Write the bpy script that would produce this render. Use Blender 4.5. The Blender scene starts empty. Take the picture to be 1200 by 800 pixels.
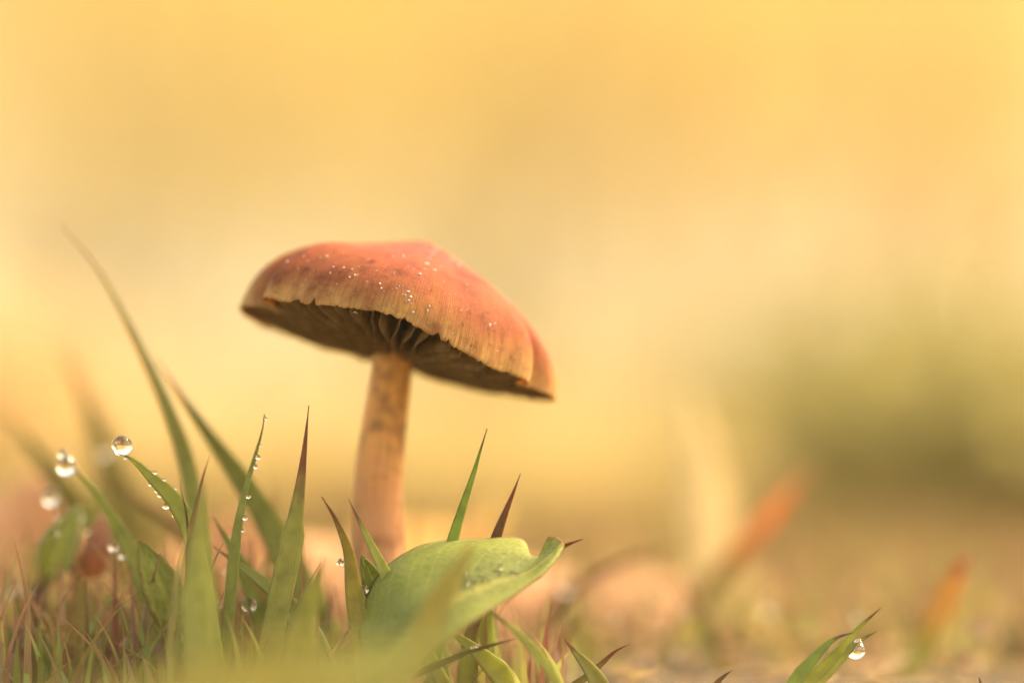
import bpy, math, random
from mathutils import Vector, Matrix, noise
from mathutils.bvhtree import BVHTree

random.seed(7)
MM = 0.001
sc = bpy.context.scene
COL = sc.collection

# ------------------------------------------------------------------ camera, sky, sun, exposure
DIST = 400.0                      # mm from the lens to the plane of focus
PXM = 107.0 / 1200.0              # mm per photograph pixel in the plane of focus
HORIZON = 430.0
CAM_H = 390.0 * PXM               # lens height above the soil
cam_data = bpy.data.cameras.new('camera')
cam = bpy.data.objects.new('camera', cam_data); COL.objects.link(cam)
cam.location = (0, -DIST * MM, CAM_H * MM)
cam.rotation_euler = (math.radians(90), 0, 0)
cam_data.sensor_width = 36.0
cam_data.lens = 36.0 * DIST / 107.0
cam_data.shift_y = (HORIZON - 400.0) / 1200.0
cam_data.clip_start = 0.01
cam_data.clip_end = 2000.0
cam_data.dof.use_dof = True
cam_data.dof.focus_distance = (DIST + 1.0) * MM
cam_data.dof.aperture_fstop = 5.6
sc.camera = cam

SUN_EL, SUN_AZ = 46.0, 64.0       # azimuth measured from +Y (ahead of the lens) towards +X
world = bpy.data.worlds.new('World'); sc.world = world; world.use_nodes = True
wn = world.node_tree; wn.nodes.clear()
wo = wn.nodes.new('ShaderNodeOutputWorld'); wb = wn.nodes.new('ShaderNodeBackground')
ws = wn.nodes.new('ShaderNodeTexSky'); ws.sky_type = 'NISHITA'; ws.sun_disc = False
ws.sun_elevation = math.radians(SUN_EL); ws.sun_rotation = math.radians(SUN_AZ)
ws.air_density = 1.0; ws.dust_density = 4.0; ws.ozone_density = 1.0
wb.inputs['Strength'].default_value = 0.15
wt = wn.nodes.new('ShaderNodeMix'); wt.data_type = 'RGBA'; wt.blend_type = 'MULTIPLY'   # warm morning haze over the whole sky
wt.inputs['Factor'].default_value = 1.0; wt.inputs['B'].default_value = (1.0, 0.815, 0.53, 1)
wn.links.new(ws.outputs[0], wt.inputs['A']); wn.links.new(wt.outputs['Result'], wb.inputs['Color']); wn.links.new(wb.outputs[0], wo.inputs['Surface'])

sun_data = bpy.data.lights.new('sun', 'SUN'); sun = bpy.data.objects.new('sun', sun_data); COL.objects.link(sun)
sun_data.energy = 0.88; sun_data.angle = math.radians(20.0); sun_data.color = (1.0, 0.86, 0.62)
_az, _el = math.radians(SUN_AZ), math.radians(SUN_EL)
sdir = Vector((math.sin(_az) * math.cos(_el), math.cos(_az) * math.cos(_el), math.sin(_el)))
sun.rotation_euler = sdir.to_track_quat('Z', 'Y').to_euler()

sc.view_settings.view_transform = 'Standard'; sc.view_settings.look = 'None'
sc.view_settings.exposure = 2.2; sc.view_settings.gamma = 1.0
sc.view_settings.use_curve_mapping = False
sc.render.engine = 'CYCLES'
sc.cycles.use_denoising = True
sc.cycles.max_bounces = 9; sc.cycles.transparent_max_bounces = 8; sc.cycles.use_adaptive_sampling = True; sc.cycles.adaptive_threshold = 0.02
sc.cycles.transmission_bounces = 8; sc.cycles.diffuse_bounces = 5; sc.cycles.glossy_bounces = 3
sc.cycles.sample_clamp_indirect = 6.0

# ------------------------------------------------------------------ helpers
def P(px, py, y=0.0):
    """photograph position at depth y (mm behind the plane of focus) -> place in mm"""
    k = PXM * (DIST + y) / DIST
    return Vector(((px - 600.0) * k, y, CAM_H - (py - HORIZON) * k))

def lerp(a, b, t): return a + (b - a) * t
def smooth(a, b, x):
    t = max(0.0, min(1.0, (x - a) / (b - a))) if a != b else float(x > a)
    return t * t * (3 - 2 * t)
def mixc(a, b, t): return tuple(a[i] + (b[i] - a[i]) * t for i in range(3))

def spline(pts, n):
    """Catmull-Rom through pts, n samples"""
    p = [Vector(q) for q in pts]
    p = [p[0] * 2 - p[1]] + p + [p[-1] * 2 - p[-2]]
    m = len(p) - 3
    out = []
    for i in range(n):
        s = i / (n - 1) * m
        k = min(int(s), m - 1); t = s - k
        a, b, c, d = p[k:k + 4]
        out.append(0.5 * ((2 * b) + (c - a) * t + (2 * a - 5 * b + 4 * c - d) * t * t + (3 * b - a - 3 * c + d) * t ** 3))
    return out

def even(pts, n):
    """resample a polyline evenly along its length"""
    acc = [0.0]
    for a, b in zip(pts, pts[1:]): acc.append(acc[-1] + (b - a).length)
    out, k = [], 0
    for i in range(n):
        d = acc[-1] * i / (n - 1)
        while k < len(pts) - 2 and acc[k + 1] < d: k += 1
        out.append(pts[k].lerp(pts[k + 1], (d - acc[k]) / max(1e-9, acc[k + 1] - acc[k])))
    return out

GEO = {}            # label -> surface in mm, so that dew can be set on it
def mesh_obj(name, verts, faces, mat, parent=None, cols=None, uvs=None, loc=None, smoothed=True, link=True):
    """verts in mm; becomes ONE mesh object in metres"""
    me = bpy.data.meshes.new(name)
    me.from_pydata([(v[0] * MM, v[1] * MM, v[2] * MM) for v in verts], [], faces)
    if cols is not None:
        at = me.attributes.new('col', 'FLOAT_COLOR', 'POINT')
        flat = []
        for c in cols: flat.extend((c[0], c[1], c[2], 1.0))
        at.data.foreach_set('color', flat)
    if uvs is not None:
        at = me.attributes.new('par', 'FLOAT_VECTOR', 'POINT')
        flat = []
        for c in uvs: flat.extend((c[0], c[1], c[2] if len(c) > 2 else 0.0))
        at.data.foreach_set('vector', flat)
    if smoothed: me.polygons.foreach_set('use_smooth', [True] * len(me.polygons))
    me.materials.append(mat); me.update()
    o = bpy.data.objects.new(name, me)
    if link: COL.objects.link(o)
    if parent is not None: o.parent = parent
    if loc is not None: o.location = Vector(loc) * MM
    return o

def tag(o, label=None, cat=None, group=None, kind=None):
    if label: o['label'] = label
    if cat: o['category'] = cat
    if group: o['group'] = group
    if kind: o['kind'] = kind
    return o

def empty(name, loc):
    o = bpy.data.objects.new(name, None); COL.objects.link(o)
    o.location = Vector(loc) * MM; o.empty_display_size = 0.005
    return o

class NT:
    def __init__(self, name):
        self.m = bpy.data.materials.new(name); self.m.use_nodes = True
        self.t = self.m.node_tree; self.t.nodes.clear()
        self.out = self.n('ShaderNodeOutputMaterial')
    def n(self, kind, **kw):
        nd = self.t.nodes.new(kind)
        for k, v in kw.items(): setattr(nd, k, v)
        return nd
    def l(self, a, b): self.t.links.new(a, b)
    def attr(self, name): return self.n('ShaderNodeAttribute', attribute_name=name)
    def noise(self, scale, detail=3, vec=None, rough=0.55):
        nd = self.n('ShaderNodeTexNoise'); nd.inputs['Scale'].default_value = scale
        nd.inputs['Detail'].default_value = detail; nd.inputs['Roughness'].default_value = rough
        if vec is not None: self.l(vec, nd.inputs['Vector'])
        return nd
    def ramp(self, fac, stops):
        r = self.n('ShaderNodeValToRGB'); e = r.color_ramp.elements
        while len(e) < len(stops): e.new(0.5)
        for i, (p, c) in enumerate(stops):
            e[i].position = p; e[i].color = (c[0], c[1], c[2], 1) if hasattr(c, '__len__') else (c, c, c, 1)
        self.l(fac, r.inputs['Fac']); return r
    def mixrgb(self, mode, fac, a, b):
        m = self.n('ShaderNodeMix', data_type='RGBA', blend_type=mode)
        for s, v in ((m.inputs['Factor'], fac), (m.inputs['A'], a), (m.inputs['B'], b)):
            if hasattr(v, 'is_linked'): self.l(v, s)
            else: s.default_value = v if not hasattr(v, '__len__') else (v[0], v[1], v[2], 1)
        return m.outputs['Result']
    def math(self, op, a, b=None):
        m = self.n('ShaderNodeMath', operation=op)
        for s, v in ((m.inputs[0], a), (m.inputs[1], b)):
            if v is None: continue
            if hasattr(v, 'is_linked'): self.l(v, s)
            else: s.default_value = v
        return m.outputs[0]

def leaf_material(name, trans=0.45, rough=0.4, veins=9.0, spec=0.5, vein_mix=0.25, bump=0.25, mott=600.0, lateral=0.0):
    """leaf tissue: colour from the mesh, fine lengthwise veins, light passing through"""
    k = NT(name)
    col = k.attr('col'); par = k.attr('par')
    sep = k.n('ShaderNodeSeparateXYZ'); k.l(par.outputs['Vector'], sep.inputs[0])
    geo = k.n('ShaderNodeTexCoord')
    ns = k.noise(mott, 4, geo.outputs['Object'])
    ph = k.math('MULTIPLY', sep.outputs['Y'], veins * math.pi)
    wob = k.math('MULTIPLY', ns.outputs['Fac'], 1.6)
    sn = k.math('SINE', k.math('ADD', ph, wob))
    v = k.ramp(k.math('ADD', k.math('MULTIPLY', sn, 0.5), 0.5), [(0.0, 0.72), (0.55, 1.0), (1.0, 1.14)])
    c1 = k.mixrgb('MULTIPLY', vein_mix * 2.0, col.outputs['Color'], v.outputs['Color'])
    if lateral:
        au = k.math('ABSOLUTE', sep.outputs['Y'])
        fr = k.math('FRACT', k.math('ADD', k.math('MULTIPLY', k.math('SUBTRACT', sep.outputs['X'], k.math('MULTIPLY', au, 0.22)), lateral), k.math('MULTIPLY', ns.outputs['Fac'], 0.25)))
        lv = k.ramp(fr, [(0.0, 1.28), (0.07, 0.95), (0.5, 1.0), (0.93, 0.95), (1.0, 1.28)])
        c1 = k.mixrgb('MULTIPLY', 0.7, c1, lv.outputs['Color'])
    m2 = k.ramp(ns.outputs['Fac'], [(0.28, 0.74), (0.5, 1.0), (0.75, 1.2)])
    c2 = k.mixrgb('MULTIPLY', 0.8, c1, m2.outputs['Color'])
    pb = k.n('ShaderNodeBsdfPrincipled')
    k.l(c2, pb.inputs['Base Color']); pb.inputs['Roughness'].default_value = rough
    pb.inputs['Specular IOR Level'].default_value = spec
    tr = k.n('ShaderNodeBsdfTranslucent')
    sat = k.mixrgb('MULTIPLY', 1.0, c2, (1.1, 1.08, 0.75))
    k.l(sat, tr.inputs['Color'])
    bp = k.n('ShaderNodeBump'); bp.inputs['Strength'].default_value = bump; bp.inputs['Distance'].default_value = 0.0001
    h = k.math('ADD', k.math('MULTIPLY', sn, 0.5), k.math('MULTIPLY', ns.outputs['Fac'], 1.0))
    k.l(h, bp.inputs['Height']); k.l(bp.outputs[0], pb.inputs['Normal'])
    mx = k.n('ShaderNodeMixShader'); mx.inputs[0].default_value = trans
    k.l(pb.outputs[0], mx.inputs[1]); k.l(tr.outputs[0], mx.inputs[2]); k.l(mx.outputs[0], k.out.inputs['Surface'])
    return k.m

M_BLADE = leaf_material('grass_tissue', 0.5, 0.45, 9, 0.35, 0.22, 0.3)
M_BROAD = leaf_material('broad_leaf_tissue', 0.42, 0.55, 5, 0.16, 0.10, 0.6, 1900.0, 11.0)
M_DRY = leaf_material('dry_leaf_tissue', 0.4, 0.6, 7, 0.3, 0.2, 0.3, 300.0)
def thin_leaf_material(name, trans):
    k = NT(name); col = k.attr('col')
    d = k.n('ShaderNodeBsdfDiffuse'); t = k.n('ShaderNodeBsdfTranslucent'); mx = k.n('ShaderNodeMixShader'); mx.inputs[0].default_value = trans
    k.l(col.outputs['Color'], d.inputs['Color']); k.l(col.outputs['Color'], t.inputs['Color'])
    k.l(d.outputs[0], mx.inputs[1]); k.l(t.outputs[0], mx.inputs[2]); k.l(mx.outputs[0], k.out.inputs['Surface']); return k.m
M_MEADOW = thin_leaf_material('meadow_tissue', 0.5)
M_FOLIAGE = thin_leaf_material('shrub_leaf_tissue', 0.5)

def bark_material():
    k = NT('bark'); tc = k.n('ShaderNodeTexCoord'); ns = k.noise(60, 5, tc.outputs['Object'])
    r = k.ramp(ns.outputs['Fac'], [(0.3, (0.06, 0.04, 0.025)), (0.7, (0.18, 0.13, 0.08))])
    pb = k.n('ShaderNodeBsdfPrincipled'); k.l(r.outputs['Color'], pb.inputs['Base Color']); pb.inputs['Roughness'].default_value = 0.85
    k.l(pb.outputs[0], k.out.inputs['Surface']); return k.m
M_BARK = bark_material()

def water_material():
    k = NT('water'); g = k.n('ShaderNodeBsdfPrincipled')
    g.inputs['Base Color'].default_value = (1, 1, 1, 1); g.inputs['Roughness'].default_value = 0.0
    g.inputs['IOR'].default_value = 1.333; g.inputs['Transmission Weight'].default_value = 1.0
    k.l(g.outputs[0], k.out.inputs['Surface']); return k.m
M_WATER = water_material()

# colours of the plants themselves
GREEN = (0.42, 0.45, 0.15); LIME = (0.50, 0.53, 0.16); YGREEN = (0.58, 0.52, 0.15); DGREEN = (0.16, 0.20, 0.06)
OLIVE = (0.34, 0.30, 0.10); STRAW = (0.66, 0.48, 0.22); BROWN = (0.30, 0.16, 0.09); PURPLE = (0.22, 0.13, 0.12)
RUST = (0.55, 0.20, 0.08); ORANGE = (0.78, 0.34, 0.09); GOLD = (0.83, 0.68, 0.16); PEACH = (0.66, 0.39, 0.20)
CREAM = (0.90, 0.74, 0.36); AMBER = (0.88, 0.50, 0.16)

# ------------------------------------------------------------------ ground
def relief(x, y):
    """soil height in mm"""
    d = math.hypot(x, y)
    a = noise.noise(Vector((x * 0.035, y * 0.035, 3.1))) * 2.2 + noise.noise(Vector((x * 0.12, y * 0.12, 9.0))) * 0.9
    far = smooth(1500, 6000, d)
    b = noise.noise(Vector((x * 0.0006, y * 0.0006, 5.5))) * 60.0 * far
    return a * (1 - 0.4 * far) - 1.0 + b

def build_ground():
    k = NT('meadow_soil'); tc = k.n('ShaderNodeTexCoord')
    n1 = k.noise(160, 6, tc.outputs['Object']); n2 = k.noise(3.0, 4, tc.outputs['Object'])
    soil = k.ramp(n1.outputs['Fac'], [(0.3, (0.03, 0.02, 0.012)), (0.5, (0.075, 0.05, 0.03)), (0.7, (0.15, 0.105, 0.06))])
    sward = k.ramp(n2.outputs['Fac'], [(0.35, (0.22, 0.19, 0.055)), (0.5, (0.33, 0.26, 0.08)), (0.68, (0.40, 0.31, 0.11))])
    ln = k.n('ShaderNodeVectorMath', operation='LENGTH'); k.l(tc.outputs['Object'], ln.inputs[0])
    mr = k.n('ShaderNodeMapRange'); k.l(ln.outputs['Value'], mr.inputs['Value'])
    mr.inputs['From Min'].default_value = 0.3; mr.inputs['From Max'].default_value = 1.5
    c = k.mixrgb('MIX', mr.outputs[0], soil.outputs['Color'], sward.outputs['Color'])
    pb = k.n('ShaderNodeBsdfPrincipled'); k.l(c, pb.inputs['Base Color']); pb.inputs['Roughness'].default_value = 0.9
    bp = k.n('ShaderNodeBump'); bp.inputs['Strength'].default_value = 0.6; bp.inputs['Distance'].default_value = 0.001
    k.l(n1.outputs['Fac'], bp.inputs['Height']); k.l(bp.outputs[0], pb.inputs['Normal'])
    k.l(pb.outputs[0], k.out.inputs['Surface'])
    verts = [(0, 0, relief(0, 0))]; faces = []; NA = 120
    rad = []; r = 3.0
    while r < 140000: rad.append(r); r *= 1.075
    for r in rad:
        for i in range(NA):
            a = i / NA * 2 * math.pi; x, y = r * math.cos(a), r * math.sin(a)
            verts.append((x, y, relief(x, y)))
    for i in range(NA): faces.append((0, 1 + i, 1 + (i + 1) % NA))
    for j in range(len(rad) - 1):
        for i in range(NA):
            a = 1 + j * NA + i; b = 1 + j * NA + (i + 1) % NA
            faces.append((a, a + NA, b + NA, b))
    tag(mesh_obj('ground', verts, faces, k.m), kind='structure')
build_ground()

# ------------------------------------------------------------------ autumn shrubs and dark tussock behind
def shrub(name, label, cat, x, y, rx, rz, ground_z, n, leaf, palette, stems=7, group=None, seed=0, lift=0.0):
    """stems with limbs and a crown of separate bent leaves; x, y, sizes in mm"""
    rnd = random.Random(seed)
    root = tag(empty(name, (x, y, ground_z)), label, cat, group)
    # stems
    sv, sf, tips = [], [], []
    def limb(a, b, ra, rb):
        pts = spline([a, a.lerp(b, 0.5) + Vector((rnd.gauss(0, 1), rnd.gauss(0, 1), rnd.gauss(0, 0.5))) * (b - a).length * 0.08, b], 6)
        base = len(sv)
        for i, p in enumerate(pts):
            t = i / 5; rr = lerp(ra, rb, t)
            for q in range(6):
                an = q / 6 * 2 * math.pi
                sv.append((p.x + math.cos(an) * rr, p.y + math.sin(an) * rr, p.z))
        for i in range(5):
            for q in range(6):
                sf.append((base + i * 6 + q, base + i * 6 + (q + 1) % 6, base + (i + 1) * 6 + (q + 1) % 6, base + (i + 1) * 6 + q))
    for s in range(stems):
        a = rnd.uniform(0, 6.283); rr = rnd.uniform(0.0, 0.12) * rx
        p0 = Vector((math.cos(a) * rr, math.sin(a) * rr, -0.02 * rz))
        e = rnd.uniform(0.35, 0.85)
        p1 = Vector((math.cos(a) * rx * e, math.sin(a) * rx * e, rz * rnd.uniform(0.9, 1.7)))
        w = rx * 0.012
        limb(p0, p1, w, w * 0.35)
        for b in range(4):
            t = rnd.uniform(0.3, 0.95); st = p0.lerp(p1, t)
            a2 = rnd.uniform(0, 6.283)
            en = st + Vector((math.cos(a2) * rx * 0.4, math.sin(a2) * rx * 0.4, rz * rnd.uniform(0.05, 0.4)))
            limb(st, en, w * 0.4, w * 0.12)
            tips.append(en); tips.append(st.lerp(en, 0.6))
    mesh_obj('stem', sv, sf, M_BARK, root)
    v, f, c, u = [], [], [], []
    for i in range(n):
        if rnd.random() < 0.35:
            t = rnd.choice(tips); p = t + Vector((rnd.gauss(0, 1), rnd.gauss(0, 1), rnd.gauss(0, 1))) * rx * 0.16
        else:
            while True:
                q = Vector((rnd.uniform(-1, 1), rnd.uniform(-1, 1), rnd.uniform(-1, 1)))
                if 0.2 < q.length < 1: break
            bump = 0.8 + 0.35 * noise.noise(q * 2.3 + Vector((seed, 0, 0)))
            p = Vector((q.x * rx * bump, q.y * rx * bump, rz * 0.95 + q.z * rz * 0.95 * bump))
        p.z = max(p.z, rnd.uniform(0.0, 0.25) * rz) + lift
        d = Vector((rnd.gauss(0, 1), rnd.gauss(0, 1), rnd.gauss(-0.3, 0.8))).normalized()
        s = d.cross(Vector((rnd.gauss(0, 1), rnd.gauss(0, 1), rnd.gauss(0, 1)))).normalized(); nn = d.cross(s)
        L = leaf * rnd.uniform(0.6, 1.25); W = L * rnd.uniform(0.45, 0.65)
        k = rnd.random()
        base = mixc(palette[rnd.randrange(len(palette))], palette[rnd.randrange(len(palette))], k * 0.6)
        g = rnd.uniform(0.8, 1.15); cc = tuple(min(0.95, q * g) for q in base)
        b = len(v)
        v.extend([p, p + d * L * 0.45 + s * W * 0.5 + nn * L * 0.08, p + d * L * 0.5, p + d * L * 0.45 - s * W * 0.5 + nn * L * 0.08, p + d * L - nn * L * 0.12])
        f.extend([(b, b + 2, b + 1), (b, b + 3, b + 2), (b + 1, b + 2, b + 4), (b + 2, b + 3, b + 4)])
        c.extend([cc] * 5); u.extend([(0, 0)] * 5)
    mesh_obj('foliage', v, f, M_FOLIAGE, root, c, u)
    return root

def mid(px, y): return P(px, HORIZON, y).x
GRP = 'autumn shrubs far behind the mushroom'
shrub('autumn_shrub', 'golden yellow autumn shrub blurred behind the left edge', 'shrub', mid(60, 5600), 5600, 900, 800, 0, 1900, 60, [CREAM, (0.78, 0.68, 0.2), CREAM, GOLD], seed=1, group=GRP)
shrub('autumn_shrub', 'yellow autumn shrub blurred behind the mushroom cap', 'shrub', mid(470, 5200), 5200, 850, 760, 0, 1900, 60, [GOLD, (0.78, 0.68, 0.2), CREAM, GOLD], seed=2, group=GRP)
shrub('autumn_shrub', 'amber autumn shrub blurred right of the mushroom cap', 'shrub', mid(860, 5800), 5800, 900, 820, 0, 1900, 60, [GOLD, CREAM, CREAM, STRAW], seed=3, group=GRP)
shrub('autumn_shrub', 'orange gold autumn shrub blurred behind the upper right corner', 'shrub', mid(1240, 5400), 5400, 900, 800, 0, 1900, 60, [AMBER, GOLD, CREAM, GOLD], seed=4, group=GRP)
BACK = ['beyond the left edge', 'showing above the tall left blade', 'showing above the mushroom cap', 'showing above the olive shrub at right', 'beyond the right edge']
for i, where in enumerate(BACK):
    shrub('autumn_shrub', 'tall pale gold autumn shrub of the far row, ' + where, 'shrub', mid(-400 + i * 500, 8200), 8200 + 300 * math.sin(i * 2.1), 1400, 1300, 0, 1300, 95, [GOLD, CREAM, PEACH, CREAM], seed=21 + i, group='back row of autumn shrubs')
shrub('green_shrub', 'low olive green tuft blurred nearest the lower right', 'shrub', mid(1140, 330), 330, 44, 21, 0, 760, 8.5, [OLIVE, (0.44, 0.39, 0.18), OLIVE, (0.34, 0.30, 0.12)], stems=6, seed=40)
shrub('green_shrub', 'broad olive bush blurred behind the right edge', 'shrub', mid(1090, 760), 760, 95, 30, 0, 1000, 13, [OLIVE, (0.44, 0.39, 0.18), YGREEN, (0.36, 0.32, 0.13)], stems=6, seed=43)
shrub('straw_tussock', 'pale cream dry tussock blurred at the left edge', 'tussock', mid(-30, 800), 800, 62, 27, 0, 1100, 16, [CREAM, (0.92, 0.78, 0.52), CREAM, PEACH], stems=6, seed=41)

# ------------------------------------------------------------------ meadow grass and leaf litter (stuff)
def grass_strip(v, f, c, u, x, y, z, h, w, lean, az, col, tip, segs=3, rnd=random):
    b = len(v); side = Vector((math.cos(az), math.sin(az), 0)); fw = Vector((-math.sin(az), math.cos(az), 0))
    for i in range(segs + 1):
        t = i / segs
        p = Vector((x, y, z)) + fw * (lean * t * t) + Vector((0, 0, h * (t - 0.12 * t * t * abs(lean) / max(h, 1))))
        ww = w * (1 - t ** 1.6) * 0.5 + 0.03 * w
        cc = mixc(col, tip, smooth(0.55, 1.0, t))
        v.extend([p - side * ww, p + side * ww]); c.extend([cc, cc]); u.extend([(t, -1), (t, 1)])
    for i in range(segs):
        a = b + i * 2; f.append((a, a + 1, a + 3, a + 2))

def scrap(v, f, c, u, p, d, s, nn, L, W, cc):
    b = len(v); v.append(p + d * L * 0.5)
    for q in range(8):
        a = q / 8 * 2 * math.pi; x, y = math.cos(a), math.sin(a) * (1 - 0.25 * math.cos(a))
        v.append(p + d * (L * (0.5 + 0.5 * x)) + s * (W * 0.5 * y) + nn * (W * 0.35 * abs(y) - L * 0.12 * x * x))
    for q in range(8): f.append((b, b + 1 + q, b + 1 + (q + 1) % 8))
    c.extend([cc] * 9); u.extend([(0, 0)] * 9)

def meadow():
    rnd = random.Random(11); v, f, c, u = [], [], [], []
    # close sward round the mushroom
    n = 0
    while n < 5200:
        x, y = rnd.uniform(-130, 130), rnd.uniform(14, 330)
        left = smooth(10, -50, x)
        dens = lerp(0.35, 1.0, left) * lerp(1.0, 0.8, smooth(60, 300, y))
        if rnd.random() > dens: continue
        if math.hypot(x + 13, y - 17) < 4.5 or (x > 8 and y < 55): continue
        k = rnd.random()
        h = lerp(5, 13, rnd.random() ** 1.5) * lerp(1.0, 1.3, left) * lerp(0.8, 1.6, smooth(50, 300, y))
        col = STRAW if k < 0.30 else (0.46, 0.29, 0.16) if k < 0.5 else OLIVE if k < 0.72 else LIME if k < 0.82 else BROWN
        if x < -15 and k < 0.5: col = OLIVE if k < 0.25 else (0.36, 0.22, 0.13)
        g = rnd.uniform(0.5, 0.95)
        grass_strip(v, f, c, u, x, y, relief(x, y) - 0.5, h, rnd.uniform(0.6, 1.5), rnd.gauss(0, h * 0.45), rnd.uniform(0, 6.283),
                    tuple(q * g for q in col), mixc(col, (0.45, 0.25, 0.12), rnd.random() * 0.8), 4, rnd); n += 1
    for i in range(820):       # tangle of thin blades at the left and round the foot of the stem
        x, y = (rnd.uniform(-66, -18), rnd.uniform(5, 55)) if i < 680 else (rnd.uniform(-24, 4), rnd.uniform(6, 34)); h = rnd.uniform(6, 20) * (1.0 if x < -22 else 0.75)
        if math.hypot(x + 13, y - 17) < 4.0: continue
        col = tuple(q * rnd.uniform(0.7, 1.0) for q in rnd.choice([OLIVE, GREEN, OLIVE, (0.36, 0.22, 0.14), BROWN, (0.46, 0.32, 0.2)]))
        grass_strip(v, f, c, u, x, y, relief(x, y) - 0.5, h, rnd.uniform(0.5, 1.2), rnd.gauss(0, h * 0.55), rnd.uniform(0, 6.283), col, mixc(col, BROWN, 0.8), 7, rnd)
    for i in range(150):       # thin wet blades close to the plane of focus
        x, y = rnd.uniform(-60, -16) if i < 115 else rnd.uniform(-16, 6), rnd.uniform(1, 10); h = rnd.uniform(6, 15) * (1.0 if x < -20 else 0.6)
        col = tuple(q * rnd.uniform(0.7, 1.0) for q in rnd.choice([OLIVE, GREEN, LIME, (0.36, 0.22, 0.14), (0.46, 0.32, 0.2)]))
        grass_strip(v, f, c, u, x, y, relief(x, y) - 0.5, h, rnd.uniform(0.4, 1.0), rnd.gauss(0, h * 0.6), rnd.uniform(-0.7, 0.7), col, mixc(col, BROWN, 0.8), 8, rnd)
    # open meadow out to the shrubs, blades wider apart with distance
    for i in range(26000):
        r = 330 * (5600 / 330) ** rnd.random(); a = rnd.uniform(-0.42, 0.42)
        x, y = r * math.sin(a), r * math.cos(a)
        k = rnd.random()
        h = rnd.uniform(10, 24) * lerp(1, 2.2, smooth(600, 3500, r)); sc_ = lerp(1.0, 5.0, smooth(300, 4500, r))
        col = STRAW if k < 0.5 else AMBER if k < 0.6 else YGREEN if k < 0.82 else OLIVE
        g = rnd.uniform(0.55, 0.85)
        grass_strip(v, f, c, u, x, y, relief(x, y) - 0.5, h, rnd.uniform(1.2, 2.4) * sc_, rnd.gauss(0, h * 0.5), rnd.uniform(0, 6.283),
                    tuple(q * g for q in col), mixc(col, CREAM, rnd.random()), 2, rnd)
    # the same sward on every other side of the place, kept short in front of the lens
    for i in range(30000):
        r = 60 * (5000 / 60) ** rnd.random(); a = rnd.uniform(-math.pi, math.pi)
        x, y = r * math.sin(a), r * math.cos(a)
        if (abs(a) < 0.42 and r > 330) or (y > 10 and abs(x) < 130 and y < 330): continue
        h = rnd.uniform(8, 24) * lerp(1, 2.0, smooth(600, 3500, r)); sc_ = lerp(0.8, 5.0, smooth(200, 4500, r))
        if -420 < y < 12 and abs(x) < 110: h = max(1.6, min(h, CAM_H - 33.2 * (1 + y / DIST))) if y > -330 else 6.0
        k = rnd.random(); col = STRAW if k < 0.4 else OLIVE if k < 0.65 else YGREEN if k < 0.82 else GREEN
        g = rnd.uniform(0.55, 0.9)
        grass_strip(v, f, c, u, x, y, relief(x, y) - 0.5, h, rnd.uniform(1.0, 2.2) * sc_, rnd.gauss(0, h * 0.5), rnd.uniform(0, 6.283),
                    tuple(q * g for q in col), mixc(col, CREAM, rnd.random() * 0.7), 2, rnd)
    o = mesh_obj('meadow_grass', v, f, M_MEADOW, None, c, u)
    tag(o, 'short straw and green grass covering the ground behind the mushroom', 'grass', kind='stuff')
    # scraps of dead leaf, moss and straw on the soil
    v, f, c, u = [], [], [], []
    for i in range(2600):
        x, y = rnd.uniform(-120, 120), rnd.uniform(14, 260)
        if x > 0 and y < 45: y += 40
        p = Vector((x, y, relief(x, y) + rnd.uniform(0.0, 1.6)))
        d = Vector((rnd.gauss(0, 1), rnd.gauss(0, 1), rnd.gauss(0, 0.35))).normalized()
        s = d.cross(Vector((rnd.gauss(0, 0.4), rnd.gauss(0, 0.4), 1))).normalized(); nn = d.cross(s)
        straw = rnd.random() < 0.5
        L = rnd.uniform(4, 11) if straw else rnd.uniform(2, 5); W = 0.5 if straw else L * rnd.uniform(0.4, 0.8)
        cc = mixc(random.Random(i).choice([BROWN, STRAW, (0.42, 0.22, 0.12), OLIVE, PEACH, (0.35, 0.2, 0.15)]), STRAW, rnd.random() * 0.4)
        scrap(v, f, c, u, p, d, s, nn, L, W, cc)
    for i in range(1150):      # low moss-like shoots between the blades
        x, y = (rnd.uniform(-66, -5), rnd.uniform(1, 60)) if i < 850 else (rnd.uniform(-20, 66), rnd.uniform(50, 110))
        if math.hypot(x + 13, y - 17) < 4.5: continue
        k = rnd.random(); h = rnd.uniform(2.5, 8.0); col = random.Random(i).choice([OLIVE, DGREEN, OLIVE, BROWN, (0.36, 0.22, 0.17), GREEN, (0.42, 0.30, 0.2)])
        col = tuple(q * rnd.uniform(0.55, 0.9) for q in col)
        grass_strip(v, f, c, u, x, y, relief(x, y) - 0.3, h, rnd.uniform(0.5, 1.4), rnd.gauss(0, h * 0.6), rnd.uniform(0, 6.283), col, mixc(col, BROWN, rnd.random()), 4, rnd)
    for i in range(110):       # dead straws lying flat
        x, y = rnd.uniform(5, 62), rnd.uniform(4, 50); an = rnd.uniform(0, 6.283)
        d = Vector((math.cos(an), math.sin(an), rnd.gauss(0.05, 0.08))).normalized(); s = d.cross(Vector((0, 0, 1))).normalized()
        scrap(v, f, c, u, Vector((x, y, relief(x, y) + rnd.uniform(0.2, 1.5))), d, s, Vector((0, 0, 0.3)), rnd.uniform(6, 18), rnd.uniform(0.5, 1.3), mixc((0.3, 0.19, 0.11), (0.5, 0.36, 0.2), rnd.random()))
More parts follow.
